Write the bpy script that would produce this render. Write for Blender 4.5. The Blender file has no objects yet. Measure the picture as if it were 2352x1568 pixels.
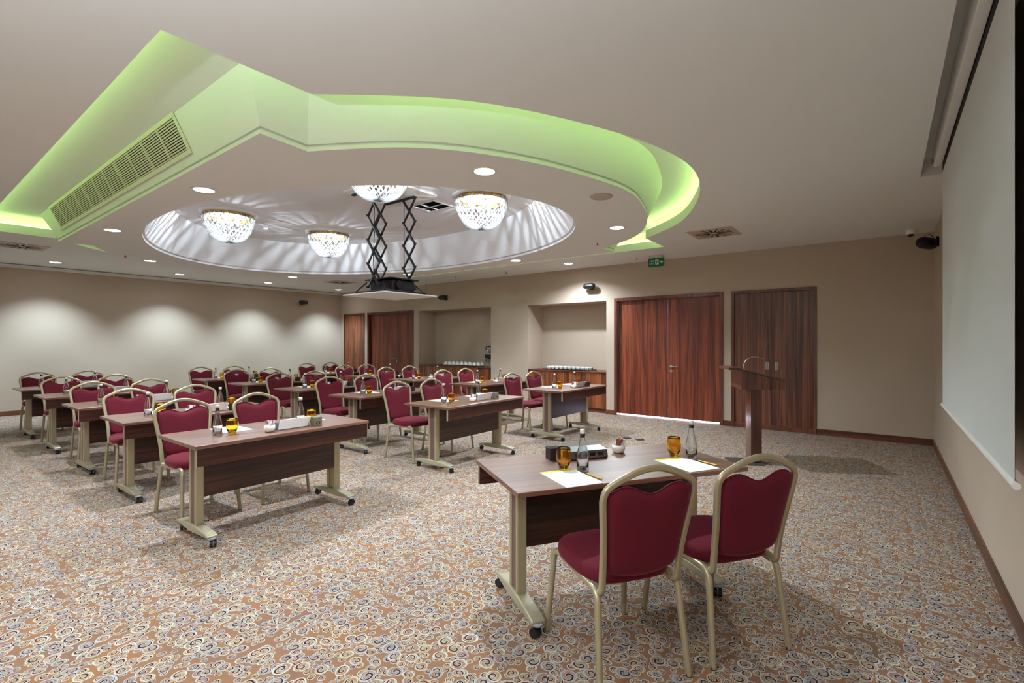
import bpy, bmesh, math, random
from mathutils import Vector, Matrix
random.seed(7)
PI = math.pi
R = math.radians
C = bpy.context.scene.collection
sc = bpy.context.scene

# ------------------------------------------------------------------ camera, world, exposure
cam_d = bpy.data.cameras.new('camera'); cam = bpy.data.objects.new('camera', cam_d); C.objects.link(cam)
cam.location = (0, 0, 1.45); cam.rotation_euler = (R(90), 0, R(37.4))
cam_d.sensor_width = 36; cam_d.lens = 1124/2352*36; cam_d.shift_y = 2/2352
cam_d.clip_start = 0.05; cam_d.clip_end = 60
sc.camera = cam
w = bpy.data.worlds.new('world'); sc.world = w; w.use_nodes = True
w.node_tree.nodes['Background'].inputs[0].default_value = (0.5, 0.52, 0.55, 1)
w.node_tree.nodes['Background'].inputs[1].default_value = 0.25
sc.view_settings.view_transform = 'Standard'; sc.view_settings.look = 'None'
sc.view_settings.gamma = 1; sc.view_settings.use_curve_mapping = False
sc.view_settings.exposure = 2.05
cy = sc.cycles
cy.use_denoising = True
cy.max_bounces = 10; cy.diffuse_bounces = 5; cy.glossy_bounces = 4; cy.transmission_bounces = 8; cy.transparent_max_bounces = 12
cy.caustics_reflective = False; cy.caustics_refractive = False
cy.sample_clamp_indirect = 4.0; cy.blur_glossy = 0.5

P_DOWN = 66.0        # ceiling downlights, watts
P_WASH = 66.0        # the downlights beside the plain wall
P_CHAND = 11.5       # each chandelier
E_LED = 2.8          # cove strip emission
P_FILL = 105.0       # unseen uplighter added behind the camera to brighten the ceiling

# ------------------------------------------------------------------ room numbers
XL, XR, YB, YF, ZC = -13.75, 0.53, 9.03, -2.6, 3.0
ZS, ZV, ZD = 2.87, 3.25, 3.43      # drop panel underside, cove top, dome top

def lin(c):
    c = c/255
    return c/12.92 if c <= .04045 else ((c+.055)/1.055)**2.4
def rgb(r, g, b): return (lin(r), lin(g), lin(b), 1)

# ------------------------------------------------------------------ materials
def mat(name, col, rough=.6, metal=0, spec=.5, coat=0, coat_rough=.1):
    m = bpy.data.materials.new(name); m.use_nodes = True
    b = m.node_tree.nodes['Principled BSDF']
    b.inputs['Base Color'].default_value = col; b.inputs['Roughness'].default_value = rough
    b.inputs['Metallic'].default_value = metal; b.inputs['Specular IOR Level'].default_value = spec
    b.inputs['Coat Weight'].default_value = coat; b.inputs['Coat Roughness'].default_value = coat_rough
    return m
class NT:
    def __init__(s, m): s.t = m.node_tree; s.b = s.t.nodes.get('Principled BSDF')
    def n(s, typ, **kw):
        x = s.t.nodes.new(typ)
        for k, v in kw.items(): setattr(x, k, v)
        return x
    def l(s, a, b): s.t.links.new(a, b)
    def math(s, op, a, b=None, c=None, clamp=False):
        x = s.n('ShaderNodeMath', operation=op, use_clamp=clamp)
        for i, v in enumerate((a, b, c)):
            if v is None: continue
            if isinstance(v, (int, float)): x.inputs[i].default_value = v
            else: s.l(v, x.inputs[i])
        return x.outputs[0]
    def mix(s, f, a, b):
        x = s.n('ShaderNodeMix', data_type='RGBA')
        if isinstance(f, (int, float)): x.inputs[0].default_value = f
        else: s.l(f, x.inputs[0])
        for i, v in ((6, a), (7, b)):
            if isinstance(v, tuple): x.inputs[i].default_value = v
            else: s.l(v, x.inputs[i])
        return x.outputs[2]
    def ramp(s, f, stops, interp='LINEAR'):
        x = s.n('ShaderNodeValToRGB'); x.color_ramp.interpolation = interp
        e = x.color_ramp.elements
        while len(e) < len(stops): e.new(.5)
        for k, (p, c) in enumerate(stops): e[k].position = p; e[k].color = c
        s.l(f, x.inputs[0]); return x.outputs[0]
    def mapped(s, scale, coord='Object', rot=(0, 0, 0)):
        tc = s.n('ShaderNodeTexCoord'); mp = s.n('ShaderNodeMapping')
        mp.inputs['Scale'].default_value = scale; mp.inputs['Rotation'].default_value = rot
        s.l(tc.outputs[coord], mp.inputs[0]); return mp.outputs[0]
    def noise(s, vec, scale=1, detail=3, rough=.5, dist=0):
        x = s.n('ShaderNodeTexNoise'); x.inputs['Scale'].default_value = scale; x.inputs['Detail'].default_value = detail
        x.inputs['Roughness'].default_value = rough; x.inputs['Distortion'].default_value = dist
        s.l(vec, x.inputs['Vector']); return x.outputs['Fac']
    def bump(s, h, strength=.2, dist=.002):
        x = s.n('ShaderNodeBump'); x.inputs['Strength'].default_value = strength; x.inputs['Distance'].default_value = dist
        s.l(h, x.inputs['Height']); s.l(x.outputs[0], s.b.inputs['Normal'])

def wood(name, axis, dark, mid, light, rough=.3, fine=60, coarse=10, coat=.2):
    """axis 0/2: grain runs along local x / z"""
    m = mat(name, mid, rough, coat=coat, coat_rough=.18); t = NT(m)
    s1 = [coarse]*3; s1[axis] = .45
    s2 = [fine]*3; s2[axis] = 1.2
    n1 = t.noise(t.mapped(tuple(s1)), 1, 4, .6, .6)
    n2 = t.noise(t.mapped(tuple(s2)), 1, 3, .6, .2)
    c1 = t.ramp(n1, [(.30, dark), (.47, mid), (.60, light), (.72, mid)])
    c2 = t.ramp(n2, [(.36, (.30, .28, .28, 1)), (.52, (1, 1, 1, 1))])
    x = t.n('ShaderNodeMix', data_type='RGBA', blend_type='MULTIPLY'); x.inputs[0].default_value = .75
    t.l(c1, x.inputs[6]); t.l(c2, x.inputs[7]); t.l(x.outputs[2], t.b.inputs['Base Color'])
    t.bump(n2, .08, .0006)
    return m
M = {}
WD, WM, WL = rgb(58, 26, 20), rgb(104, 50, 34), rgb(136, 72, 48)
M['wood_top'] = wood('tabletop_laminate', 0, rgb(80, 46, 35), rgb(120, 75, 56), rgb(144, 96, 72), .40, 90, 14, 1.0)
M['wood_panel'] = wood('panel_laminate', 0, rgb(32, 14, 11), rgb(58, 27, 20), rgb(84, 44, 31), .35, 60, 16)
M['wood_door'] = wood('door_veneer', 2, rgb(84, 34, 20), rgb(126, 56, 32), rgb(152, 76, 42), .42, 50, 9, .1)
M['wood_closet'] = wood('closet_veneer', 2, rgb(48, 26, 24), rgb(98, 52, 38), rgb(132, 78, 54), .35, 70, 18)
M['wood_cab'] = wood('cabinet_veneer', 2, rgb(72, 34, 20), rgb(126, 66, 38), rgb(164, 98, 58), .35, 60, 16)
M['wood_x'] = wood('skirting_wood', 0, rgb(76, 40, 22), rgb(112, 62, 36), rgb(130, 78, 48), .4, 50, 9)
M['wood_y'] = wood('skirting_wood_y', 1, rgb(76, 40, 22), rgb(112, 62, 36), rgb(130, 78, 48), .4, 50, 9)
M['wood_frame'] = wood('frame_wood', 2, rgb(84, 42, 30), rgb(108, 58, 40), rgb(126, 72, 52), .35, 50, 9)
M['wood_lectern'] = wood('lectern_wood', 2, rgb(54, 28, 24), rgb(92, 52, 40), rgb(116, 70, 52), .28, 50, 14, .4)

for k_ in ('wood_top',):
    M[k_].node_tree.nodes['Principled BSDF'].inputs['Coat IOR'].default_value = 1.75; M[k_].node_tree.nodes['Principled BSDF'].inputs['Coat Roughness'].default_value = .34
def painted(name, col, rough=.85, bs=180, amt=.12):
    m = mat(name, col, rough, spec=.3); t = NT(m)
    n = t.noise(t.mapped((1, 1, 1)), bs, 2)
    t.bump(n, amt, .0008); return m
M['ceil'] = painted('ceiling_paint', rgb(232, 233, 230))
M['ceil2'] = painted('cove_paint', rgb(234, 234, 230))
M['dome'] = painted('dome_paint', rgb(236, 236, 238))
m = mat('wall_fabric_paper', rgb(196, 180, 160), .85, spec=.25); t = NT(m)
n1 = t.noise(t.mapped((90, 90, 400)), 1, 2); n2 = t.noise(t.mapped((1.2, 1.2, 1.2)), 1, 2)
t.l(t.mix(t.math('MULTIPLY', n1, .35), rgb(194, 177, 160), rgb(178, 160, 143)), t.b.inputs['Base Color']); t.bump(n1, .15, .0008)
M['wall'] = m
M['gold'] = mat('champagne_metal_paint', rgb(178, 166, 136), .36, .45)
M['gold_foot'] = mat('champagne_cast_metal', rgb(182, 174, 146), .32, .4)
M['insert'] = mat('leg_side_insert', rgb(112, 84, 76), .4, .1)
M['chrome'] = mat('chrome', rgb(205, 205, 205), .18, 1)
M['steel'] = mat('brushed_steel', rgb(170, 170, 170), .32, .9)
M['black'] = mat('black_plastic', rgb(22, 22, 25), .45)
M['blackm'] = mat('black_metal', rgb(26, 27, 30), .4, .3)
M['dark'] = mat('dark_void', rgb(10, 10, 10), .9)
M['lid'] = mat('polished_lid', rgb(232, 236, 236), .3, .5)
M['boxmetal'] = mat('dark_brushed_metal', rgb(108, 108, 106), .35, .7)
M['greyp'] = mat('grey_plastic', rgb(150, 156, 165), .35)
M['white'] = mat('white_plastic', rgb(235, 233, 228), .4)
M['china'] = mat('white_china', rgb(240, 240, 236), .15, coat=.5)
M['paper'] = mat('paper', rgb(244, 245, 246), .8)
M['yellow'] = mat('yellow_ink', rgb(236, 205, 60), .5)
M['orange'] = mat('orange_bulb', rgb(200, 90, 55), .4)
M['screen'] = mat('screen_fabric', rgb(205, 208, 206), .9)
M['screenback'] = mat('screen_black_fabric', rgb(12, 12, 16), .9)
M['cabinside'] = mat('niche_counter', rgb(110, 66, 44), .35)
M['sach1'] = mat('sachet_white', rgb(222, 224, 235), .6)
M['sach2'] = mat('sachet_brown', rgb(150, 84, 52), .6)
M['sach3'] = mat('sachet_red', rgb(150, 50, 60), .6)
M['boxdark'] = mat('card_box_dark', rgb(40, 26, 30), .5)
M['boxolive'] = mat('card_box_olive', rgb(112, 106, 88), .5)
M['boxink'] = mat('card_box_emblem', rgb(48, 38, 34), .5)
M['signgreen'] = mat('sign_green', rgb(0, 110, 80), .4)
M['signwhite'] = mat('sign_white', rgb(235, 245, 240), .4)
M['vent'] = mat('vent_metal', rgb(196, 178, 160), .5)
M['grille'] = mat('grille_metal', rgb(222, 218, 200), .45)
M['kraft'] = mat('coaster', rgb(225, 225, 220), .7)

m = mat('burgundy_fabric', rgb(116, 18, 40), .85, spec=.25); t = NT(m)
n1 = t.noise(t.mapped((600, 600, 600)), 1, 2); n2 = t.noise(t.mapped((9, 9, 9)), 1, 2)
t.l(t.mix(n1, rgb(74, 12, 26), rgb(112, 24, 42)), t.b.inputs['Base Color'])
t.b.inputs['Sheen Weight'].default_value = .35; t.b.inputs['Sheen Roughness'].default_value = .4
t.b.inputs['Sheen Tint'].default_value = rgb(220, 120, 140)
t.bump(n1, .3, .0006); M['fabric'] = m

def emis(name, col, s):
    m = bpy.data.materials.new(name); m.use_nodes = True; t = m.node_tree
    t.nodes.remove(t.nodes['Principled BSDF']); e = t.nodes.new('ShaderNodeEmission')
    e.inputs[0].default_value = col; e.inputs[1].default_value = s
    t.links.new(e.outputs[0], t.nodes['Material Output'].inputs[0]); return m
M['lamp'] = emis('downlight_diffuser', (.93, .97, 1, 1), 9)
M['bulb'] = emis('chandelier_bulb', (1, .95, .86, 1), 12)
M['led'] = emis('green_led', (.50, 1.0, .22, 1), E_LED)

def glass(name, col, rough=0, ior=1.45):
    m = mat(name, col, rough); b = m.node_tree.nodes['Principled BSDF']
    b.inputs['Transmission Weight'].default_value = 1; b.inputs['IOR'].default_value = ior; return m
M['bottle'] = glass('clear_bottle_glass', (.93, .96, .97, 1))
M['amber'] = glass('amber_glass', rgb(250, 206, 92), 0, 1.4)
m = bpy.data.materials.new('crystal'); m.use_nodes = True; t = NT(m)
t.b.inputs['Base Color'].default_value = (.95, .95, .95, 1); t.b.inputs['Roughness'].default_value = .15
tr = t.n('ShaderNodeBsdfTranslucent'); lw = t.n('ShaderNodeLayerWeight'); lw.inputs[0].default_value = .4
t.l(t.ramp(lw.outputs['Facing'], [(.2, (.42, .42, .42, 1)), (.55, (.015, .015, .018, 1))]), tr.inputs[0])  # darker rod edges: refraction put into the colour by viewing angle
mx = t.n('ShaderNodeMixShader'); mx.inputs[0].default_value = .7; tp = t.n('ShaderNodeBsdfTransparent'); m2_ = t.n('ShaderNodeMixShader'); m2_.inputs[0].default_value = .3
t.l(t.b.outputs[0], mx.inputs[1]); t.l(tr.outputs[0], mx.inputs[2]); t.l(mx.outputs[0], m2_.inputs[1]); t.l(tp.outputs[0], m2_.inputs[2]); t.l(m2_.outputs[0], t.t.nodes['Material Output'].inputs[0])
M['crystal'] = m
M['brass'] = mat('brass', rgb(200, 165, 90), .25, .9)

# carpet with curled rings
m = mat('swirl_carpet', rgb(140, 100, 80), .95, spec=.1); t = NT(m)
tc = t.n('ShaderNodeTexCoord'); P0 = tc.outputs['Object']
nz = t.n('ShaderNodeTexNoise'); nz.inputs['Scale'].default_value = 5; nz.inputs['Detail'].default_value = 1
t.l(P0, nz.inputs['Vector'])
vm = t.n('ShaderNodeVectorMath', operation='MULTIPLY_ADD'); t.l(nz.outputs['Color'], vm.inputs[0])
vm.inputs[1].default_value = (.05, .05, 0); t.l(P0, vm.inputs[2]); PW = vm.outputs[0]
def swirl(scale, off, rmul, base, turns):
    ad = t.n('ShaderNodeVectorMath', operation='ADD'); t.l(PW, ad.inputs[0]); ad.inputs[1].default_value = off
    vo = t.n('ShaderNodeTexVoronoi', voronoi_dimensions='2D'); vo.inputs['Scale'].default_value = scale
    vo.inputs['Randomness'].default_value = .8
    t.l(ad.outputs[0], vo.inputs['Vector'])
    sb = t.n('ShaderNodeVectorMath', operation='SUBTRACT'); t.l(ad.outputs[0], sb.inputs[0]); t.l(vo.outputs['Position'], sb.inputs[1])
    sp = t.n('ShaderNodeSeparateXYZ'); t.l(sb.outputs[0], sp.inputs[0])
    r = t.math('SQRT', t.math('ADD', t.math('MULTIPLY', sp.outputs[0], sp.outputs[0]), t.math('MULTIPLY', sp.outputs[1], sp.outputs[1])))
    cs = t.n('ShaderNodeSeparateColor'); t.l(vo.outputs['Color'], cs.inputs[0])
    ra, rb, rc = cs.outputs[0], cs.outputs[1], cs.outputs[2]
    Rr = t.math('MULTIPLY', t.math('ADD', t.math('MULTIPLY', ra, .45), .62), rmul/scale)
    tt = t.math('DIVIDE', r, Rr)
    th = t.math('ARCTAN2', sp.outputs[1], sp.outputs[0])
    sg = t.math('SUBTRACT', t.math('MULTIPLY', t.math('GREATER_THAN', rc, .5), 2), 1)
    ph = t.math('ADD', t.math('ADD', t.math('MULTIPLY', th, sg), t.math('MULTIPLY', tt, turns*2*PI)), t.math('MULTIPLY', rb, 6.28))
    s = t.math('SINE', ph)
    inside = t.math('LESS_THAN', tt, 1.0); core = t.math('LESS_THAN', tt, .80)
    cream = t.math('MULTIPLY', inside, t.math('MAXIMUM', t.math('GREATER_THAN', s, 0.0), t.math('GREATER_THAN', tt, .84)))
    darkl = t.math('MULTIPLY', core, t.math('GREATER_THAN', s, .62))
    light = t.ramp(rb, [(0, rgb(206, 198, 182)), (.3, rgb(190, 188, 180)), (.55, rgb(168, 174, 182)), (.75, rgb(200, 188, 158)), (1, rgb(212, 208, 198))])
    dk = t.ramp(ra, [(0, rgb(66, 34, 44)), (.5, rgb(92, 44, 40)), (1, rgb(52, 40, 56))])
    inner = t.ramp(rc, [(0, rgb(150, 144, 138)), (.5, rgb(178, 156, 124)), (1, rgb(150, 120, 106))])
    c = t.mix(inside, base, t.mix(.45, inner, base)) if not isinstance(base, tuple) else t.mix(t.math('MULTIPLY', inside, .5), base, inner)
    c = t.mix(cream, c, light)
    return t.mix(darkl, c, dk), cream
bn = t.noise(P0, 3, 3, .6)
basec = t.ramp(bn, [(.3, rgb(136, 106, 90)), (.5, rgb(150, 112, 86)), (.7, rgb(160, 116, 80))])
c1, k1 = swirl(21, (3.3, 1.7, 0), .50, basec, 1.0)
c2, k2 = swirl(11.5, (0, 0, 0), .42, c1, 1.3)
pile = t.noise(P0, 900, 2)
x = t.n('ShaderNodeMix', data_type='RGBA', blend_type='MULTIPLY'); x.inputs[0].default_value = .5
t.l(c2, x.inputs[6]); t.l(t.ramp(pile, [(.3, (.6, .6, .6, 1)), (.7, (1, 1, 1, 1))]), x.inputs[7])
t.l(x.outputs[2], t.b.inputs['Base Color']); t.bump(pile, .5, .003)
M['carpet'] = m

# ------------------------------------------------------------------ mesh helpers
class MB:
    def __init__(s): s.v = []; s.f = []; s.sm = []; s.mi = []
    def add(s, vs, fs, smooth=False, mi=0):
        o = len(s.v); s.v += [tuple(v) for v in vs]; s.f += [tuple(i+o for i in f) for f in fs]
        s.sm += [smooth]*len(fs); s.mi += [mi]*len(fs); return s
    def box(s, x0, x1, y0, y1, z0, z1, mtx=None, mi=0):
        vs = [Vector((x, y, z)) for x in (x0, x1) for y in (y0, y1) for z in (z0, z1)]
        if mtx: vs = [mtx @ v for v in vs]
        return s.add(vs, [(0, 1, 3, 2), (4, 6, 7, 5), (0, 4, 5, 1), (2, 3, 7, 6), (0, 2, 6, 4), (1, 5, 7, 3)], mi=mi)
    def lathe(s, prof, n=24, c=(0, 0, 0), smooth=True, mtx=None, closed=False, mi=0):
        vs = []; fs = []
        for (r, z) in prof:
            for k in range(n):
                a = 2*PI*k/n; v = Vector((c[0]+r*math.cos(a), c[1]+r*math.sin(a), c[2]+z)); vs.append(mtx @ v if mtx else v)
        m_ = len(prof)
        for i in range(m_ if closed else m_-1):
            j = (i+1) % m_
            for k in range(n):
                l = (k+1) % n; fs.append((i*n+k, i*n+l, j*n+l, j*n+k))
        s.add(vs, fs, smooth, mi)
        return s
    def disc(s, r, z, n=24, c=(0, 0), up=True, mi=0, mtx=None):
        vs = [Vector((c[0]+r*math.cos(2*PI*k/n), c[1]+r*math.sin(2*PI*k/n), z)) for k in range(n)]
        if mtx: vs = [mtx @ v for v in vs]
        f = tuple(range(n)); return s.add(vs, [f if up else f[::-1]], mi=mi)
    def cyl(s, r, z0, z1, n=20, c=(0, 0), mtx=None, mi=0, r2=None):
        r2 = r if r2 is None else r2
        s.lathe([(r, z0), (r2, z1)], n, (c[0], c[1], 0), True, mtx, mi=mi)
        s.disc(r, z0, n, c, False, mi, mtx); s.disc(r2, z1, n, c, True, mi, mtx); return s
    def tube(s, pts, prof, closed=False, cap=True, mi=0, up=None):
        """prof: list of (a,b) cross-section offsets; pts 3-D path"""
        pts = [Vector(p) for p in pts]; n = len(pts); k = len(prof)
        tang = []
        for i in range(n):
            a = pts[(i-1) % n] if (closed or i > 0) else pts[i]; b = pts[(i+1) % n] if (closed or i < n-1) else pts[i]
            tang.append((b-a).normalized())
        ref = Vector(up) if up else Vector((0, 0, 1))
        if abs(ref.dot(tang[0])) > .95: ref = Vector((1, 0, 0))
        nrm = (ref - tang[0]*ref.dot(tang[0])).normalized(); vs = []
        for i in range(n):
            if up:
                nn = Vector(up) - tang[i]*Vector(up).dot(tang[i]); nrm = nn.normalized() if nn.length > 1e-4 else nrm
            else:
                nrm = (nrm - tang[i]*nrm.dot(tang[i])).normalized()
            bn_ = tang[i].cross(nrm)
            for (a, b) in prof: vs.append(pts[i] + nrm*a + bn_*b)
        fs = []
        for i in range(n if closed else n-1):
            j = (i+1) % n
            for q in range(k):
                l = (q+1) % k; fs.append((i*k+q, i*k+l, j*k+l, j*k+q))
        s.add(vs, fs, True, mi)
        if cap and not closed:
            s.add(vs[:k], [tuple(range(k))[::-1]], mi=mi); s.add(vs[-k:], [tuple(range(k))], mi=mi)
        return s
    def prism(s, poly, z0, z1, mtx=None, mi=0):
        n = len(poly); vs = [Vector((x, y, z0)) for x, y in poly]+[Vector((x, y, z1)) for x, y in poly]
        if mtx: vs = [mtx @ v for v in vs]
        fs = [tuple(range(n))[::-1], tuple(range(n, 2*n))]+[(i, (i+1) % n, n+(i+1) % n, n+i) for i in range(n)]
        return s.add(vs, fs, mi=mi)
    def mesh(s, name, mats):
        me = bpy.data.meshes.new(name); me.from_pydata(s.v, [], s.f)
        for q in (mats if isinstance(mats, list) else [mats]): me.materials.append(q)
        for p, a, b in zip(me.polygons, s.sm, s.mi): p.use_smooth = a; p.material_index = b
        me.update(); bm = bmesh.new(); bm.from_mesh(me); bmesh.ops.recalc_face_normals(bm, faces=bm.faces); bm.to_mesh(me); bm.free()
        return me
    def build(s, name, mats, parent=None, loc=None, bevel=0, seg=2):
        o = bpy.data.objects.new(name, s.mesh(name, mats)); C.objects.link(o)
        if parent: o.parent = parent
        if loc: o.location = loc
        if bevel:
            b = o.modifiers.new('bevel', 'BEVEL'); b.width = bevel; b.segments = seg; b.limit_method = 'ANGLE'; b.angle_limit = R(35)
        return o
def circ(r, n=10): return [(r*math.cos(2*PI*k/n), r*math.sin(2*PI*k/n)) for k in range(n)]
def catmull(pts, per=6, closed=False):
    P = [Vector(p) for p in pts]; n = len(P); out = []
    for i in range(n if closed else n-1):
        if closed: a, b, c, d = P[(i-1) % n], P[i], P[(i+1) % n], P[(i+2) % n]
        else: a, b, c, d = P[max(i-1, 0)], P[i], P[i+1], P[min(i+2, n-1)]
        for k in range(per):
            u = k/per
            out.append(.5*((2*b)+(c-a)*u+(2*a-5*b+4*c-d)*u*u+(3*b-a-3*c+d)*u**3))
    if not closed: out.append(P[-1])
    return out
def fillet(pts, r, seg=6):
    P = [Vector(p) for p in pts]; out = [P[0]]
    for i in range(1, len(P)-1):
        a = (P[i-1]-P[i]); b = (P[i+1]-P[i]); rr = min(r, a.length*.45, b.length*.45)
        p0 = P[i]+a.normalized()*rr; p1 = P[i]+b.normalized()*rr
        for k in range(seg+1):
            u = k/seg; out.append((1-u)**2*p0+2*u*(1-u)*P[i]+u*u*p1)
    out.append(P[-1]); return out
def tag(o, label=None, cat=None, group=None, kind=None):
    if label: o['label'] = label
    if cat: o['category'] = cat
    if group: o['group'] = group
    if kind: o['kind'] = kind
    return o
def empty(name, loc=(0, 0, 0), rz=0, label=None, cat=None, group=None):
    o = bpy.data.objects.new(name, None); C.objects.link(o); o.location = loc; o.rotation_euler = (0, 0, rz); o.empty_display_size = .1
    return tag(o, label, cat, group)
def struct(mb, name, mats, parent=None, **kw):
    o = mb.build(name, mats, parent, **kw)
    if not parent: o['kind'] = 'structure'
    return o
def copy_tree(o, parent=None):
    c = o.copy(); C.objects.link(c)
    if parent: c.parent = parent
    for ch in [x for x in o.children if x.type != 'LIGHT']: copy_tree(ch, c)
    return c
def place(first, loc, rz, label, group=None):
    o = first if not first.get('_used') else copy_tree(first)
    if o is first: first['_used'] = 1
    elif '_used' in o: del o['_used']
    o.location = loc; o.rotation_euler = (0, 0, rz); o['label'] = label
    if group: o['group'] = group
    return o
PROTOS = []
def fill_loops(loops, z):
    """flat face bounded by first loop, other loops are holes"""
    bm = bmesh.new(); edges = []
    for lp in loops:
        vs = [bm.verts.new((x, y, z)) for x, y in lp]
        edges += [bm.edges.new((vs[i], vs[(i+1) % len(vs)])) for i in range(len(vs))]
    bmesh.ops.triangle_fill(bm, use_beauty=True, use_dissolve=False, edges=edges)
    bm.verts.ensure_lookup_table(); bm.verts.index_update()
    v = [tuple(a.co) for a in bm.verts]; f = [tuple(x.index for x in a.verts) for a in bm.faces]; bm.free(); return v, f
def offset(poly, d):
    """offset a counter-clockwise outline outward by d"""
    n = len(poly); out = []
    for i in range(n):
        p, q, r_ = Vector(poly[i-1]), Vector(poly[i]), Vector(poly[(i+1) % n])
        a = (q-p).normalized(); b = (r_-q).normalized()
        na = Vector((a.y, -a.x)); nb = Vector((b.y, -b.x)); mid = (na+nb)
        mid = mid/ max(mid.length_squared, .3) * 2
        out.append(tuple(q+mid*d))
    return out
def skin(mb, l0, z0, l1, z1, smooth=False, mi=0):
    n = len(l0); mb.add([(x, y, z0) for x, y in l0]+[(x, y, z1) for x, y in l1], [(i, (i+1) % n, n+(i+1) % n, n+i) for i in range(n)], smooth, mi)

# ------------------------------------------------------------------ structure: floor and walls
struct(MB().box(XL-.2, XR+.2, YF-.2, YB+.05, -.12, 0), 'floor', M['carpet'])
struct(MB().box(XL-.15, XL, YF-.15, YB+.15, 0, ZC), 'wall_left', M['wall'])
struct(MB().box(XR, XR+.15, YF-.15, YB+.15, 0, ZC+.2), 'wall_right', M['wall'])
struct(MB().box(XL-.15, XR+.15, YF-.15, YF, 0, ZC), 'wall_front', M['wall'])
# door wall with its openings
OP = [(-13.56, -12.50, 2.33), (-12.35, -10.30, 2.33), (-10.10, -7.54, 2.30), (-6.45, -4.50, 2.29), (-4.32, -2.26, 2.33), (-2.13, -.87, 2.33)]
mb = MB(); x = XL-.15; T = .13
for (a, b, h) in OP:
    mb.box(x, a, YB, YB+T, 0, ZC); mb.box(a, b, YB, YB+T, h, ZC); x = b
mb.box(x, XR+.15, YB, YB+T, 0, ZC)
for (a, b, h) in (OP[2], OP[3]):            # niche recesses
    D = .62
    mb.box(a-.05, a, YB+T, YB+D, 0, h+.05); mb.box(b, b+.05, YB+T, YB+D, 0, h+.05)
    mb.box(a-.05, b+.05, YB+D, YB+D+.05, 0, h+.05); mb.box(a-.05, b+.05, YB+T, YB+D, h, h+.05)
for (a, b, h) in (OP[0], OP[1], OP[5]): mb.box(a-.02, b+.02, YB+T, YB+T+.02, -.1, h+.02)
struct(mb, 'wall_back', M['wall'])
# skirting
def skirt(name, segs):
    mb = MB()
    for s_ in segs: mb.box(*s_)
    return mb
HS = .095
xs = [(XL, -13.56), (-10.30, -10.10), (-7.54, -6.45), (-4.50, -4.32), (-2.26, -2.13), (-.87, XR)]
struct(skirt('b', [(a, b, YB-.015, YB, 0, HS) for a, b in xs]), 'baseboard_back', M['wood_x'], bevel=.003)
struct(skirt('b', [(XR-.015, XR, YF, YB-.015, 0, HS)]), 'baseboard_right', M['wood_y'], bevel=.003)
struct(skirt('b', [(XL, XL+.015, YF, YB-.015, 0, HS)]), 'baseboard_left', M['wood_y'], bevel=.003)
struct(MB().box(XL, XL+.10, YF, YB, ZC-.035, ZC-.012).box(XL, XL+.02, YF, YB, ZC-.07, ZC-.035), 'trim_1', M['ceil'], bevel=.002)

# ------------------------------------------------------------------ ceiling with cove, drop panel and dome
CX, CY = -6.34, 4.34
def outline(half, xs_, ystr):
    """half: (dy, x) pairs of the right bulge from dy max to 0 ; xs_: straight side x ; ystr: half height of the rectangle"""
    pts = [(p[1], CY-p[0]) for p in half]+[(p[1], CY+p[0]) for p in half[-2::-1]]
    c = [tuple(v) for v in catmull([(a, b) for a, b in pts], 6)]
    right = [(xs_, CY-ystr)]+[(v[0], v[1]) for v in c]+[(xs_, CY+ystr)]
    left = [(2*CX-a, b) for a, b in right[::-1]]
    return right+left
outer = outline([(2.67, -2.85), (2.17, -2.27), (1.7, -1.92), (1.04, -1.60), (.5, -1.43), (0, -1.37)], -2.86, 3.47)
inner = outline([(2.37, -3.42), (2.28, -3.26), (2.045, -2.87), (1.83, -2.63), (1.58, -2.44), (1.256, -2.26), (.85, -2.10), (.3, -1.96), (0, -1.93)], -3.38, 2.74)
rect = [(XL-.1, YF-.1), (XR+.1, YF-.1), (XR+.1, 2.35), (.255, 2.35), (.255, 5.98), (XR+.1, 5.98), (XR+.1, YB+.1), (XL-.1, YB+.1)]
mb = MB(); v, f = fill_loops([rect, outer], ZC); mb.add(v, f)
ZL = 3.12
skin(mb, outer, ZC, outer, ZL); o1 = offset(outer, .10); skin(mb, outer, ZL, o1, ZL); skin(mb, o1, ZL, o1, ZV)
v, f = fill_loops([o1, offset(inner, -.02)], ZV); mb.add(v, f)
mb.box(.255, XR, 2.35, 5.98, 3.17, 3.2); mb.box(.245, .255, 2.35, 5.98, ZC+.001, 3.2); mb.box(.245, XR, 2.34, 2.35, ZC+.001, 3.2); mb.box(.245, XR, 5.98, 5.99, ZC+.001, 3.2)
mb.box(XL-.1, XR+.1, YF-.1, YB+.1, 3.6, 3.65)
ceiling = struct(mb, 'ceiling', M['ceil'])
# dome ellipse
def ell(cx, cy, rx, ry, n=96): return [(cx+rx*math.cos(2*PI*k/n), cy+ry*math.sin(2*PI*k/n)) for k in range(n)]
e0 = ell(-6.36, 4.34, 3.60, 2.37); e1 = ell(-6.36, 4.34, 3.62, 2.39); e2 = ell(-6.36, 4.34, 3.575, 2.345); et = ell(-6.41, 4.33, 3.17, 2.10)
mb = MB(); v, f = fill_loops([inner, e0], ZS); mb.add(v, f)
mb2 = MB()
skin(mb, inner, ZS, inner, ZS+.03); g = offset(inner, -.02); skin(mb, inner, ZS+.03, g, ZS+.03); skin(mb, g, ZS+.03, g, ZS+.05); skin(mb, g, ZS+.05, inner, ZS+.05)
skin(mb, inner, ZS+.05, offset(inner, .16), ZV)
mb.build('drop_panel', M['ceil'], ceiling)
skin(mb2, e0, ZS, e0, ZS+.025, True); skin(mb2, e0, ZS+.025, e1, ZS+.025); skin(mb2, e1, ZS+.025, e1, ZS+.045, True); skin(mb2, e1, ZS+.045, e2, ZS+.045)
skin(mb2, e2, ZS+.045, et, ZD, True)
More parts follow.
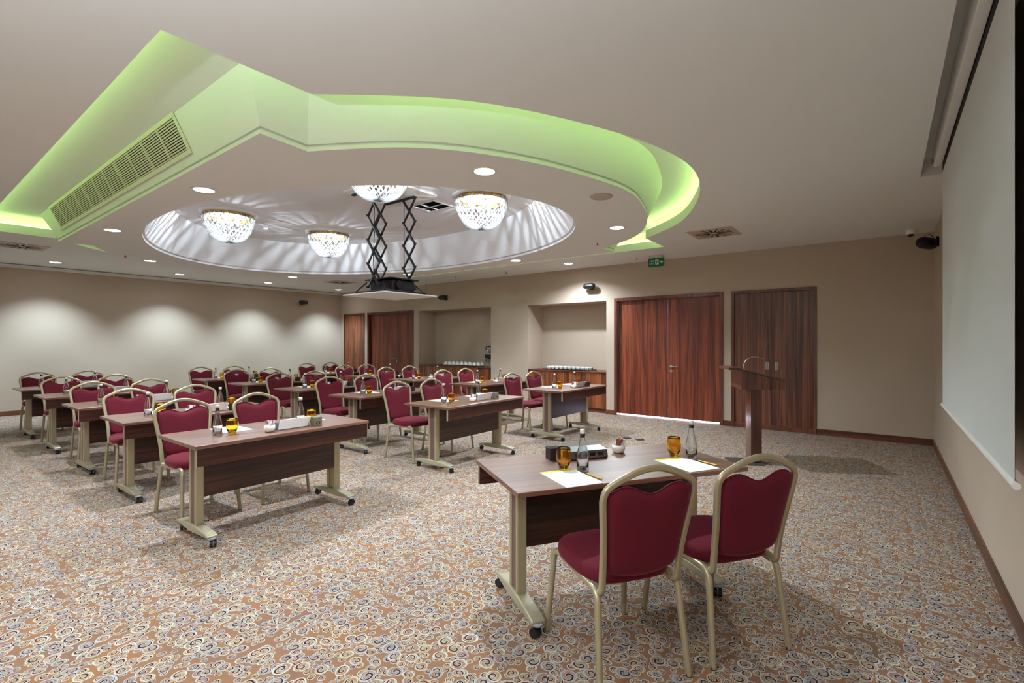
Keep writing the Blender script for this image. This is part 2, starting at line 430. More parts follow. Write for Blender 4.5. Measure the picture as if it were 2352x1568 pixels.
HX0, HX1, HY0, HY1 = -5.46, -5.02, 4.76, 5.12       # open service hatch in the dome
v, f = fill_loops([et, [(HX0, HY0), (HX1, HY0), (HX1, HY1), (HX0, HY1)]], ZD); mb2.add(v, f)
mb2.build('dome', M['dome'], ceiling)
hb = MB(); hb.box(HX0-.01, HX1+.01, HY0-.01, HY1+.01, ZD+.12, ZD+.13)
for (a, b, c_, d) in ((HX0-.01, HX0, HY0, HY1), (HX1, HX1+.01, HY0, HY1), (HX0, HX1, HY0-.01, HY0), (HX0, HX1, HY1, HY1+.01)): hb.box(a, b, c_, d, ZD+.002, ZD+.12)
hb.build('hatch_shaft', M['dark'], ceiling)
hf = MB()
for (a, b, c_, d) in ((HX0-.03, HX0, HY0-.03, HY1+.03), (HX1, HX1+.03, HY0-.03, HY1+.03), (HX0, HX1, HY0-.03, HY0), (HX0, HX1, HY1, HY1+.03)): hf.box(a, b, c_, d, ZD-.012, ZD)
hf.box(HX0+.14, HX0+.15, HY0, HY1, ZD-.006, ZD+.004); hf.box(HX0, HX1, HY0+.2, HY0+.21, ZD-.006, ZD+.004)
hf.build('hatch_frame', M['white'], ceiling)

# green light strip lying on the cove ledge
s0 = offset(outer, .025); s1 = offset(outer, .06)
mb = MB(); skin(mb, s0, ZL+.002, s0, ZL+.014); skin(mb, s0, ZL+.014, s1, ZL+.014); skin(mb, s1, ZL+.014, s1, ZL+.002)
tag(mb.build('light_strip', M['led']), 'green glowing strip light running round the ceiling recess behind its edge', 'light strip')

# ------------------------------------------------------------------ downlights
def spot(parent, z, watts, size=145, blend=.7, col=(.80, .90, 1), rad=.05, tilt=0):
    d = bpy.data.lights.new('downlight_beam', 'SPOT'); d.energy = watts; d.spot_size = R(size); d.spot_blend = blend
    d.color = col; d.shadow_soft_size = rad
    o = bpy.data.objects.new('downlight_beam', d); C.objects.link(o); o.parent = parent; o.location = (0, 0, z); o.rotation_euler = (0, tilt, 0)
dl = empty('downlight')
MB().lathe([(.085, -.004), (.108, -.010), (.112, 0), (.08, 0), (.085, -.004)], 32).build('ring', M['white'], dl)
MB().disc(.086, -.003, 32, up=False).build('diffuser', M['lamp'], dl)
dl['category'] = 'downlight'; PROTOS.append(dl)
DL = []
slab_pos = [(-5.05, 1.88, 'nearest the supply grille, podium end'), (-7.78, 1.85, 'beside the middle of the supply grille'), (-2.65, 3.09, 'at the podium end of the drop panel, away from doors'),
            (-2.65, 5.61, 'at the podium end of the drop panel, towards doors'), (-5.11, 6.79, 'on the door side of the dome, podium half'), (-7.95, 6.80, 'on the door side of the dome, behind projector lift'),
            (-10.24, 5.55, 'at the plain wall end of drop panel, towards doors'), (-10.18, 2.94, 'at the plain wall end of drop panel, away from doors')]
for (a, b, s_) in slab_pos:
    o = place(dl, (a, b, ZS), 0, 'round white downlight '+s_, 'downlights round the dome'); spot(o, -.03, P_DOWN*(1 if a > -7 else .75), 145 if a > -7 else (118 if a > -10 else 100), .7 if a > -10 else 1)
wash = [(-12.78, 2.16, 'second'), (-12.78, 4.26, 'third'), (-12.78, 6.27, 'fourth'), (-12.78, 8.32, 'fifth'), (-12.78, .10, 'first')]
for (a, b, s_) in wash:
    o = place(dl, (a, b, ZC), 0, f'round downlight washing the plain wall, {s_} counting towards the doors', 'downlights along the plain wall'); spot(o, -.03, P_WASH, 96, .85, (.66, .86, 1), tilt=R(12))
for (a, b, s_) in [(-4.96, 8.32, 'in the outer ceiling above the niche by double doors'), (-4.96, .30, 'in the outer ceiling away from the doors'),
                   (-8.4, -.9, 'added as unseen fill above the open floor towards the plain wall'), (-1.9, -1.2, 'added as unseen fill above the open floor at the screen end')]:  # both downlights on this line are added out of view for extra light
    o = place(dl, (a, b, ZC), 0, 'round white downlight '+s_, 'downlights of the outer ceiling'); spot(o, -.03, P_DOWN*(.5 if a < -7 else (.7 if b < 1 and a < -3 else .85)))

# uplighter added out of view behind the camera, as ceiling fill
fill_up = empty('added_fill_lamp'); fill_up['category'] = 'added fill lamp'; PROTOS.append(fill_up)
MB().lathe([(.001, .03), (.12, .025), (.14, .012), (.14, 0), (.001, 0)], 28).build('base', M['blackm'], fill_up)
MB().cyl(.012, .02, 1.72, 12).build('pole', M['blackm'], fill_up)
MB().lathe([(.02, 1.72), (.06, 1.73), (.15, 1.79), (.18, 1.83), (.172, 1.83), (.14, 1.80), (.05, 1.745), (.001, 1.745)], 32).build('bowl_shade', M['white'], fill_up)
MB().disc(.05, 1.76, 20).build('lamp', M['lamp'], fill_up)
for (a, b, pw, s_) in ((-.75, -1.1, 1.1, 'behind the foreground chairs'),):
    o = place(fill_up, (a, b, 0), 0, 'added black fill uplighter standing '+s_, 'added fill uplighters')
    d = bpy.data.lights.new('fill_beam', 'SPOT'); d.energy = P_FILL*pw; d.spot_size = R(165); d.spot_blend = .6; d.shadow_soft_size = .05; d.color = (.80, .90, 1)
    l = bpy.data.objects.new('fill_beam', d); C.objects.link(l); l.parent = o; l.location = (0, 0, 1.86); l.rotation_euler = (PI, 0, 0)

# ------------------------------------------------------------------ chandeliers
ch = empty('chandelier'); ch['category'] = 'chandelier'; PROTOS.append(ch)
MB().lathe([(0, -.03), (.30, -.03), (.375, -.022), (.40, -.004), (.40, 0), (0, 0)], 40).build('ceiling_plate', M['china'], ch)
MB().lathe([(.325, -.075), (.345, -.075), (.345, -.03), (.325, -.03)], 40, closed=True).build('brass_ring', M['brass'], ch)
def rodpath(a0, sweep, r0, z0, z1, n=9, rmin=.05):
    out = []
    for k in range(n):
        u = k/(n-1); e = u*PI/2
        r = rmin+(r0-rmin)*math.cos(e)**.8 if u < 1 else rmin
        z = z0+(z1-z0)*math.sin(e)
        out.append((r*math.cos(a0+sweep*u), r*math.sin(a0+sweep*u), z))
    return out
sq = [(.011, 0), (0, .008), (-.011, 0), (0, -.008)]
rodA = MB().tube(rodpath(0, 0, .355, -.05, -.30, 9, .20), sq, up=(0, 0, 1)).mesh('crystal_rod', M['crystal'])
rodB = MB().tube(rodpath(0, 1.25, .345, -.05, -.44, 12, .015), sq, up=(0, 0, 1)).mesh('crystal_rod', M['crystal'])
for k in range(30):
    o = bpy.data.objects.new('crystal_rod', rodB); C.objects.link(o); o.parent = ch; o.rotation_euler = (0, 0, 2*PI*k/30)
for k in range(26):
    o = bpy.data.objects.new('crystal_rod', rodA); C.objects.link(o); o.parent = ch; o.rotation_euler = (0, 0, 2*PI*(k+.5)/26)
blm = MB().lathe([(.001, -.035), (.018, -.022), (.02, 0), (.016, .02), (.008, .04)], 10).mesh('bulb', M['bulb'])
for k in range(6):
    a = 2*PI*k/6; o = bpy.data.objects.new('bulb', blm); C.objects.link(o); o.parent = ch; o.location = (.13*math.cos(a), .13*math.sin(a), -.13)
CH = [(-8.02, 3.33, 'over the tables at the plain wall end, away from doors'), (-8.02, 5.03, 'over the tables at the plain wall end, towards doors'),
      (-4.37, 3.33, 'beside the projector lift, cut off by the dome edge'), (-4.37, 5.03, 'at the podium end of the dome, beside open hatch')]
for (a, b, s_) in CH:
    o = place(ch, (a, b, ZD), .4, 'crystal rod ceiling chandelier '+s_, 'crystal chandeliers in the dome')
    d = bpy.data.lights.new('chandelier_light', 'POINT'); d.energy = P_CHAND; d.shadow_soft_size = .016; d.color = (.74, .88, 1)
    l = bpy.data.objects.new('chandelier_light', d); C.objects.link(l); l.parent = o; l.location = (0, 0, -.15)

# ------------------------------------------------------------------ air supply grille on the panel flank
gx0, gx1 = -8.86, -4.44
sl = math.atan2(.16, ZV-ZS-.05)             # lean of the flank
gr = empty('air_grille', (0, 1.60-.16*(.055/(ZV-ZS-.05))-.004, ZS+.105), 0, 'long slatted air grille let into the green lit flank of the drop panel', 'air grille')
gr.rotation_euler = (sl, 0, 0)
Hh = .315
fr = MB(); fr.box(gx0, gx1, -.012, 0, 0, .035).box(gx0, gx1, -.012, 0, Hh-.035, Hh).box(gx0, gx0+.035, -.012, 0, .035, Hh-.035).box(gx1-.035, gx1, -.012, 0, .035, Hh-.035)
fr.build('grille_frame', M['grille'], gr, bevel=.003)
MB().box(gx0+.03, gx1-.03, -.0015, 0, .03, Hh-.03).build('backing', M['dark'], gr)
nb = 13
bm_ = MB().box(gx0+.035, gx1-.035, -.0035, .0035, -.005, .005, Matrix.Translation((0, -.007, 0)) @ Matrix.Rotation(.6, 4, 'X')).mesh('slat', M['grille'])
for k in range(nb):
    o = bpy.data.objects.new('slat', bm_); C.objects.link(o); o.parent = gr; o.location = (0, 0, .045+(Hh-.09)*k/(nb-1))
bm_ = MB().box(-.006, .006, -.0125, -.002, .035, Hh-.035).mesh('mullion', M['grille'])
for k in range(1, 11):
    o = bpy.data.objects.new('mullion', bm_); C.objects.link(o); o.parent = gr; o.location = (gx0+(gx1-gx0)*k/11, 0, 0)

# ------------------------------------------------------------------ swirl diffusers
vn = empty('ceiling_diffuser'); vn['category'] = 'air diffuser'; PROTOS.append(vn)
MB().box(-.30, .30, -.30, .30, -.008, 0).build('plate', M['vent'], vn, bevel=.003)
mb = MB()
for k in range(16):
    a = 2*PI*k/16; rr = .27 if k % 4 else .25; wv = .010 if k % 4 else .016
    mb.box(.06, rr*.98, -wv, wv, -.0095, -.0078, Matrix.Rotation(a, 4, 'Z'))
mb.build('slots', M['dark'], vn)
for (a, b, s_) in [(-1.94, 7.25, 'between ceiling recess and exit sign'), (-11.07, 1.46, 'beyond the recess, near the plain wall'), (-11.2, 7.33, 'in the corner towards cupboard and plain wall')]:
    place(vn, (a, b, ZC), 0, 'square metal swirl air diffuser in the ceiling '+s_, 'swirl diffusers')

# sprinklers, detectors
sp = empty('sprinkler_head'); sp['category'] = 'sprinkler'; PROTOS.append(sp)
MB().cyl(.03, -.004, 0, 16).cyl(.008, -.03, -.004, 8).build('rosette', M['white'], sp)
MB().lathe([(.001, -.058), (.012, -.05), (.009, -.03), (.001, -.028)], 10).lathe([(.001, -.06), (.02, -.06), (.02, -.057), (.001, -.057)], 12).build('heat_bulb', M['orange'], sp)
for (a, b, z, s_) in [(-3.21, 6.17, ZS, 'on drop panel by the podium end'), (-9.66, 2.46, ZS, 'on drop panel by the plain wall end'), (-3.56, 8.35, ZC, 'in outer ceiling before the double doors'),
                      (-6.55, 8.36, ZC, 'in outer ceiling between the two niches'), (-7.9, 8.2, ZC, 'in outer ceiling before the cup niche'), (-10.9, 8.0, ZC, 'in outer ceiling before the single door'), (-9.1, 4.14, ZD, 'inside the dome between two chandeliers')]:
    place(sp, (a, b, z), 0, 'small sprinkler head with orange bulb '+s_, 'sprinklers')
o = MB().lathe([(0, -.03), (.04, -.03), (.055, -.012), (.06, 0), (0, 0)], 24).build('smoke_detector', M['white'], loc=(-8.57, 4.14, ZD)); tag(o, 'small white smoke detector inside the dome', 'smoke detector')
o = MB().lathe([(0, -.012), (.10, -.012), (.11, 0), (0, 0)], 32).build('ceiling_speaker', M['vent'], loc=(-2.20, 4.31, ZS)); tag(o, 'flat round ceiling speaker at the podium end of drop panel', 'ceiling speaker')
cm = empty('dome_camera', (.27, 8.72, ZC), 0, 'small white dome security camera under the ceiling corner by the screen', 'camera')
MB().lathe([(.055, 0), (.055, -.05), (.045, -.06), (0, -.06)], 20).build('housing', M['white'], cm)
MB().lathe([(.04, -.06), (.032, -.085), (.001, -.095)], 20).build('lens_dome', M['black'], cm)

# ------------------------------------------------------------------ wall loudspeakers
def speaker(loc, rz, size, label):
    t_ = empty('wall_speaker', loc, rz, label, 'loudspeaker', 'black wall loudspeakers')
    mb = MB(); L = size; prof = []
    for k in range(13):
        u = -1+2*k/12; prof.append((max(.001, size*.21*(1-abs(u)**4)**.5), u*L/2))
    mb.lathe(prof, 20, mtx=Matrix.Translation((0, -.13, 0)) @ Matrix.Rotation(PI/2, 4, 'Y')); mb.build('cabinet', M['black'], t_)
    MB().box(-.03, .03, -.13, 0, -.012, .012).box(-.05, .05, -.012, 0, -.06, .06).build('bracket', M['blackm'], t_)
    return t_
speaker((-4.82, YB, 2.60), 0, .28, 'black pod loudspeaker on the wall above the niche beside double doors')
speaker((-9.05, YB, 2.60), 0, .28, 'black pod loudspeaker on the wall above the cup niche')
speaker((XL, 7.72, 2.63), PI/2, .28, 'black pod loudspeaker on the plain wall')
t_ = speaker((XR, 8.15, 2.72), -PI/2-.5, .36, 'larger black loudspeaker in the corner beside the projection screen')
o = MB().tube(catmull([(-.02, -.05, .02), (.0, -.09, .10), (.06, -.12, .09), (.07, -.13, .05)], 5), circ(.004, 6)).build('cable', M['black'], t_)

# ------------------------------------------------------------------ exit sign
es = empty('exit_sign', (-3.26, 8.50, 2.80), 0, 'green emergency exit sign hanging below the ceiling by double doors', 'sign')
MB().box(-.145, .145, -.012, .012, 0, .155).build('panel', M['signgreen'], es, bevel=.003)
MB().box(-.12, -.11, -.004, .004, .155, .2).box(.11, .12, -.004, .004, .155, .2).build('hanger', M['steel'], es)
def text(s_, size, loc, parent, m, name='lettering'):
    cu = bpy.data.curves.new(name, 'FONT'); cu.body = s_; cu.size = size; cu.align_x = 'CENTER'; cu.align_y = 'CENTER'; cu.extrude = .001
    o = bpy.data.objects.new(name, cu); C.objects.link(o); o.parent = parent; o.location = loc; o.rotation_euler = (PI/2, 0, 0); cu.materials.append(m)
    dg = bpy.context.evaluated_depsgraph_get(); me = bpy.data.meshes.new_from_object(o.evaluated_get(dg)); bpy.data.objects.remove(o)
    o = bpy.data.objects.new(name, me); C.objects.link(o); o.parent = parent; o.location = loc; o.rotation_euler = (PI/2, 0, 0); return o
text('FIRE', .042, (-.075, -.0135, .10), es, M['signwhite']); text('EXIT', .042, (-.075, -.0135, .055), es, M['signwhite'])
pm = MB()
pm.box(-.012, .048, -.0135, -.012, .035, .125)
pm.build('doorway_symbol', M['signwhite'], es)
MB().cyl(.008, 0, .002, 12, mtx=Matrix.Translation((.024, -.0135, .112)) @ Matrix.Rotation(PI/2, 4, 'X')).box(.008, .026, -.0155, -.0136, .072, .10, Matrix.Rotation(0, 4, 'Y')).box(.012, .019, -.0155, -.0136, .042, .075).box(.022, .04, -.0155, -.0136, .060, .068).box(.026, .042, -.0155, -.0136, .088, .094).build('running_figure', M['signgreen'], es)
MB().prism([(.066, .085), (.10, .085), (.10, .105), (.128, .078), (.10, .050), (.10, .070), (.066, .070)], .012, .0135, Matrix(((1, 0, 0, 0), (0, 0, -1, 0), (0, 1, 0, 0), (0, 0, 0, 1)))).build('arrow', M['signwhite'], es)

# ------------------------------------------------------------------ doors and closets
def door_frame(mb, a, b, h, wf=.055, proud=.02, deep=.10):
    mb.box(a, a+wf, YB-proud, YB+deep, 0, h); mb.box(b-wf, b, YB-proud, YB+deep, 0, h); mb.box(a+wf, b-wf, YB-proud, YB+deep, h-wf, h)
def lever(parent, x, z, y, sgn):
    mb = MB(); Rm = Matrix.Rotation(PI/2, 4, 'X')
    mb.cyl(.026, 0, .010, 20, mtx=Matrix.Translation((x, y, z)) @ Rm); mb.cyl(.026, 0, .008, 20, mtx=Matrix.Translation((x, y, z-.085)) @ Rm)
    mb.tube(fillet([(x, y-.005, z), (x, y-.055, z), (x+sgn*.14, y-.055, z)], .02), circ(.009, 10))
    return mb.build('door_handle', M['steel'], parent)
# double door
root = empty('door_1', (0, 0, 0)); root['kind'] = 'structure'
a, b, h = OP[4]; mb = MB(); door_frame(mb, a, b, h, .06, .025, .13); mb.build('door_frame', M['wood_frame'], root, bevel=.003)
mid = -3.255
for (x0, x1) in ((a+.064, mid-.002), (mid+.002, b-.064)):
    MB().box(x0, x1, YB+.05, YB+.095, .035, h-.066).build('door_leaf', M['wood_door'], root, bevel=.0015)
lever(root, mid+.06, 1.0, YB+.05, 1)
# corridor beyond the double door, seen only as the bright gap under it
cb = MB(); cb.box(a-.02, b+.02, YB+T, YB+1.6, -.12, -.002); cb.box(a-.02, b+.02, YB+1.6, YB+1.65, 0, 2.6); cb.box(a-.07, a-.02, YB+T, YB+1.65, 0, 2.6); cb.box(b+.02, b+.07, YB+T, YB+1.65, 0, 2.6); cb.box(a-.07, b+.07, YB+T, YB+1.65, 2.6, 2.65); cb.box(a, b, YB+.10, YB+T, 2.25, 2.35)
struct(cb, 'wall_corridor', M['dome'])
ld = bpy.data.lights.new('corridor_light', 'AREA'); ld.energy = 200; ld.size = 1.7; ld.size_y = .8; ld.shape = 'RECTANGLE'; ld.color = (.62, .74, 1)
lo = bpy.data.objects.new('corridor_light', ld); C.objects.link(lo); lo.location = ((a+b)/2, YB+.75, 2.55)
# single door
root = empty('door_2'); root['kind'] = 'structure'
a, b, h = OP[1]; mb = MB(); door_frame(mb, a, b, h, .06, .02, .13); mb.box(a+.06, b-.06, YB+.06, YB+.13, h-.11, h-.06); mb.build('door_frame', M['wood_frame'], root, bevel=.003)
MB().box(a+.064, b-.064, YB+.07, YB+.115, .008, h-.112).build('door_leaf', M['wood_door'], root, bevel=.0015)
lever(root, -11.10, 1.0, YB+.07, -1)
def pull(parent, x, z, y, hgt=.13, wd=.045):
    mb = MB(); mb.box(x-wd/2, x+wd/2, y-.004, y, z-hgt/2, z-hgt/2+.012).box(x-wd/2, x+wd/2, y-.004, y, z+hgt/2-.012, z+hgt/2).box(x-wd/2, x-wd/2+.012, y-.004, y, z-hgt/2, z+hgt/2).box(x+wd/2-.012, x+wd/2, y-.004, y, z-hgt/2, z+hgt/2)
    mb.box(x-.004, x+.004, y-.010, y-.002, z-hgt/2, z+hgt/2)
    return mb.build('recessed_pull', M['steel'], parent)
def closet(a, b, h, joint, label, m, pz=1.06, wf=.05):
    root = empty('built_in_closet', ((a+b)/2, YB, 0), 0, label, 'closet'); cx = (a+b)/2
    mb = MB(); mb.box(a-cx, a-cx+wf, -.02, .10, 0, h); mb.box(b-cx-wf, b-cx, -.02, .10, 0, h); mb.box(a-cx+wf, b-cx-wf, -.02, .10, h-wf, h); mb.box(a-cx+wf, b-cx-wf, .0, .10, 0, .07)
    mb.build('frame', M['wood_frame'], root, bevel=.002)
    for (x0, x1, px) in ((a+wf+.003, joint-.002, joint-.07), (joint+.002, b-wf-.003, joint+.07)):
        d = MB().box(x0-cx, x1-cx, .004, .03, .073, h-wf-.003).build('door', m, root, bevel=.001)
        pull(d, px-cx, pz, .004)
    return root
closet(*OP[5], -1.50, 'tall two-door wooden closet behind the lectern', M['wood_closet'])
closet(*OP[0], -13.03, 'narrow two-door wooden closet in the corner at the plain wall', M['wood_cab'], 1.05, .04)

def niche_cab(a, b, n, label):
    root = empty('niche_cabinet', ((a+b)/2, YB, 0), 0, label, 'cabinet'); cx = (a+b)/2; H_ = .825
    MB().box(a-cx+.003, b-cx-.003, .045, .615, .09, H_).build('body', M['wood_cab'], root)
    MB().box(a-cx+.003, b-cx-.003, .07, .60, 0, .09).build('plinth', M['wood_x'], root)
    MB().box(a-cx+.002, b-cx-.002, .0, .617, H_, H_+.025).build('counter', M['cabinside'], root, bevel=.002)
    wd = (b-a-.006)/n
    for k in range(n):
        x0 = a-cx+.003+k*wd
        d = MB().box(x0+.0015, x0+wd-.0015, .022, .044, .094, H_-.004).build('door', M['wood_cab'], root, bevel=.001)
        px = x0+wd-.055 if k % 2 == 0 else x0+.055
        pull(d, px, .70, .022, .10, .04)
    return root
niche_cab(*OP[2][:2], 6, 'low wooden cabinet filling the niche with the coffee machine')
niche_cab(*OP[3][:2], 4, 'low wooden cabinet filling the niche beside the double doors')
ZN = .85
# cups
cup = empty('coffee_cup'); cup['category'] = 'cup'; PROTOS.append(cup)
MB().lathe([(.001, .004), (.022, 0), (.024, .006), (.040, .045), (.043, .065), (.040, .065), (.036, .045), (.02, .01), (.001, .008)], 20).build('bowl', M['china'], cup)
MB().tube(catmull([(.038, 0, .055), (.062, 0, .052), (.062, 0, .028), (.034, 0, .022)], 4), circ(.004, 6)).build('handle', M['china'], cup)
tr_ = MB().box(-.70, .70, -.16, .16, 0, .008).box(-.70, .70, -.16, -.152, .008, .02).box(-.70, .70, .152, .16, .008, .02).build('serving_tray', M['blackm'], loc=(-8.64, YB+.22, ZN), bevel=.003); tag(tr_, 'flat black tray of upturned cups beside the coffee machine', 'tray')
ordn = ['first', 'second', 'third', 'fourth', 'fifth', 'sixth', 'seventh', 'eighth', 'ninth', 'tenth']
for q in range(2):
    for k in range(9):
        o = place(cup, (-9.22+.145*k, YB+.155+.13*q, ZN+.009+.088), 0, f"white upturned coffee cup in {'front' if q == 0 else 'rear'} line of the tray, {ordn[k]} towards coffee machine", 'white cups in the coffee niche'); o.rotation_euler = (PI, 0, PI/2 if q else -PI/2); o.scale = (1.32, 1.32, 1.32)
tr_ = MB().box(-.58, .58, -.17, .17, 0, .008).box(-.58, .58, -.17, -.162, .008, .02).box(-.58, .58, .162, .17, .008, .02).build('serving_tray', M['blackm'], loc=(-5.50, YB+.22, ZN), bevel=.003); tag(tr_, 'flat black tray of white cups beside the double doors', 'tray')
for r_ in range(2):
    for k in range(10):
        o = place(cup, (-5.98+.107*k, YB+.155+.13*r_, ZN+.009), 0, f"white coffee cup in {'front' if r_ == 0 else 'rear'} line of the long tray, {ordn[k]} towards the double doors", 'white cups in the niche by double doors'); o.rotation_euler = (0, 0, PI/2 if r_ else -PI/2); o.scale = (1, 1, 1)
bw = MB().lathe([(.001, 0), (.04, 0), (.055, .03), (.055, .05), (.05, .05), (.05, .03), (.035, .008), (.001, .008)], 20).build('sugar_dish', M['black'], loc=(-8.35, YB+.45, ZN)); tag(bw, 'small black dish behind the upturned cups', 'dish')
for (loc, lab) in (((-5.10, YB+.45, ZN), 'small black dish behind the long tray of white cups'),):
    c_ = bw.copy(); C.objects.link(c_); c_.location = loc; c_['label'] = lab
# coffee machine
cmx = empty('coffee_machine', (-7.79, YB+.32, ZN), 0, 'double-decker black and steel filter coffee machine at the niche edge', 'coffee machine')
MB().box(-.12, .12, -.15, .15, 0, .05).box(-.12, .12, .06, .15, .05, .62).box(-.12, .12, -.15, .15, .30, .345).build('body', M['steel'], cmx, bevel=.004)
MB().box(-.11, .11, -.14, .06, .22, .30).build('filter_holder', M['black'], cmx, bevel=.01)
for z in (.052, .347):
    g = MB().lathe([(.001, 0), (.07, 0), (.09, .03), (.09, .06), (.055, .13), (.06, .15)], 20, (0, -.05, z)).build('glass_jug', M['bottle'], cmx)
    MB().lathe([(.058, .135), (.066, .155), (.001, .165), ], 20, (0, -.05, z)).build('jug_lid', M['black'], g)
    MB().tube(catmull([(-.055, -.05, z+.145), (-.12, -.06, z+.14), (-.13, -.06, z+.08), (-.09, -.05, z+.04)], 4), circ(.009, 8)).build('jug_handle', M['black'], g)

# ------------------------------------------------------------------ projection screen
ps = empty('projection_screen', (.39, 4.14, 0), 0, 'large white pull-down projection screen hanging from the ceiling slot', 'projection screen')
y0, y1 = -1.49, 1.49
MB().box(-.0015, 0, y0, y1, .92, 2.93).build('fabric', M['screen'], ps)
MB().box(.0002, .0012, y0, y1, .92, 2.93).build('black_backing', M['screenback'], ps)
MB().box(-.002, .0012, y0, y1, 2.93, 3.05).build('black_top_band', M['screenback'], ps)
MB().tube([(0, y0-.03, .908), (0, y1+.03, .908)], circ(.014, 12)).build('bottom_bar', M['white'], ps)
MB().box(-.06, -.006, y0-.12, y1+.03, 2.985, 3.12).box(.006, .075, y0-.12, y1+.03, 2.985, 3.12).box(-.06, .075, y0-.12, y1+.03, 3.12, 3.165).build('housing', M['white'], ps, bevel=.004)
MB().box(-.075, -.06, y1-.02, y1+.04, 3.02, 3.05).build('end_bracket', M['steel'], ps)

# ------------------------------------------------------------------ projector lift
LX, LY = -5.20, 4.16
pl = empty('projector_lift', (LX, LY, ZD), 0, 'black scissor projector lift hanging from the dome above a white board', 'projector lift')
MB().box(-.43, .43, -.43, .43, -.03, 0).build('ceiling_housing', M['white'], pl, bevel=.004)
MB().box(-.40, .16, -.32, -.28, -.05, -.03).box(-.40, .22, .22, .26, -.05, -.03).build('upper_frame', M['blackm'], pl)
zt, zb_, nd = -.05, -1.27, 4
def scissor(cx, cy, wd, ang):
    mb = MB(); hgt = (zt-zb_)/nd; Mx = Matrix.Translation((cx, cy, 0)) @ Matrix.Rotation(ang, 4, 'Z')
    for k in range(nd):
        z1 = zt-k*hgt; z0 = z1-hgt; hw = wd/2
        for (s1, yo) in ((1, -.008), (-1, .008)):
            # arm from side to side crossing in the middle
            p0 = Vector((-s1*hw, yo, z1)); p1 = Vector((s1*hw, yo, z0))
            mb.tube([Mx @ p0, Mx @ p1], [(.017, .004), (-.017, .004), (-.017, -.004), (.017, -.004)], up=(Mx.to_3x3() @ Vector((0, 1, 0)))[:] and None)
        for sx in (-1, 1): mb.cyl(.013, -.016, .016, 8, mtx=Mx @ Matrix.Translation((sx*hw, 0, z0)) @ Matrix.Rotation(PI/2, 4, 'X'))
    return mb
for (cx, cy, ang) in ((.04, -.30, 0), (-.34, .10, 0), (.09, .24, 0)):
    scissor(cx, cy, .235, ang).build('scissor_arms', M['blackm'], pl)
MB().tube([(-.03, .26, zt), (-.03, .26, zb_)], circ(.003, 6)).tube([(.36, .30, -1.16), (.36, .30, -1.34)], circ(.003, 6)).tube([(.0, -.26, zt), (.02, -.27, -.5), (-.03, -.25, -.9), (.0, -.26, zb_)], circ(.005, 6)).build('lift_cable', M['black'], pl)
MB().box(-.30, .32, -.33, .33, -1.355, -1.32).box(-.36, .38, -.02, .02, -1.35, -1.33).build('base_frame', M['blackm'], pl, bevel=.004)
MB().box(-.43, .43, -.43, .43, -1.375, -1.358).build('ceiling_board', M['ceil2'], pl, bevel=.002)
for (x0, y0_) in ((-.30, -.33), (.30, .33), (-.30, .33), (.30, -.33)):
    MB().tube([(x0*.55, y0_*.75, -1.2), (x0, y0_, -1.33)], circ(.009, 6)).build('strut', M['blackm'], pl)
pj = empty('projector', (LX+.01, LY, ZD-1.318), 0, 'black projector sitting on the scissor lift under the dome', 'projector')
MB().box(-.22, .24, -.17, .20, 0, .14).build('case', M['black'], pj, bevel=.02, seg=3)
MB().box(-.26, .27, -.22, .24, .146, .16).build('mounting_plate', M['blackm'], pj)
MB().cyl(.055, 0, .03, 24, mtx=Matrix.Translation((.24, -.07, .07)) @ Matrix.Rotation(PI/2, 4, 'Y')).build('lens', M['blackm'], pj)
MB().cyl(.04, 0, .006, 24, mtx=Matrix.Translation((.14, -.170, .07)) @ Matrix.Rotation(PI/2, 4, 'X')).build('fan_grille', M['blackm'], pj)

# ------------------------------------------------------------------ lectern
le = empty('lectern', (-1.27, 6.46, 0), R(27), 'slim wooden lectern with sloping top and gooseneck lamp microphone', 'lectern')
MB().box(-.30, .075, -.16, .16, 0, .022).build('base', M['boxmetal'], le, bevel=.004)
MB().box(-.06, .06, -.11, .11, .03, .90).build('post', M['wood_lectern'], le, bevel=.002)
# head: box with sloping top (profile in local x-z)
prof = [(-.20, .90), (.265, .90), (.265, 1.005), (-.20, 1.12)]
Mh = Matrix(((1, 0, 0, 0), (0, 0, 1, 0), (0, 1, 0, 0), (0, 0, 0, 1)))
MB().prism(prof, -.235, .235, Mh).build('head', M['wood_lectern'], le, bevel=.002)
al = math.atan2(1.12-1.005, .465)
MB().box(-.27, .33, -.26, .26, 0, .018, Matrix.Translation((0, 0, 1.074)) @ Matrix.Rotation(al, 4, 'Y')).build('reading_board', M['wood_lectern'], le, bevel=.003)
MB().box(-.34, -.20, -.26, .26, 1.128, 1.155).build('back_shelf', M['wood_lectern'], le, bevel=.003)
gm = MB(); gm.tube(catmull([(-.14, -.10, 1.11), (-.14, -.10, 1.16), (-.12, -.10, 1.225), (-.06, -.10, 1.27), (.0, -.10, 1.275), (.06, -.10, 1.262)], 6), circ(.006, 8)); gm.lathe([(.008, -.02), (.009, .02), (.005, .03), (.001, .03)], 10, mtx=Matrix.Translation((.06, -.10, 1.262)) @ Matrix.Rotation(PI/2+.2, 4, 'Y'))
gm.box(-.155, -.125, -.12, -.08, 1.10, 1.125)
gm.build('gooseneck', M['chrome'], le)

# floor sockets
for (a, b, s_) in ((-3.12, 6.94, 'farther from the lectern'), (-2.91, 6.94, 'closer to the lectern')):
    o = MB().box(-.06, .06, -.04, .04, 0, .006).build('floor_socket', M['boxdark'], loc=(a, b, 0), bevel=.002); o.rotation_euler = (0, 0, .9); tag(o, 'small dark floor socket plate set in the carpet, '+s_, 'floor socket')

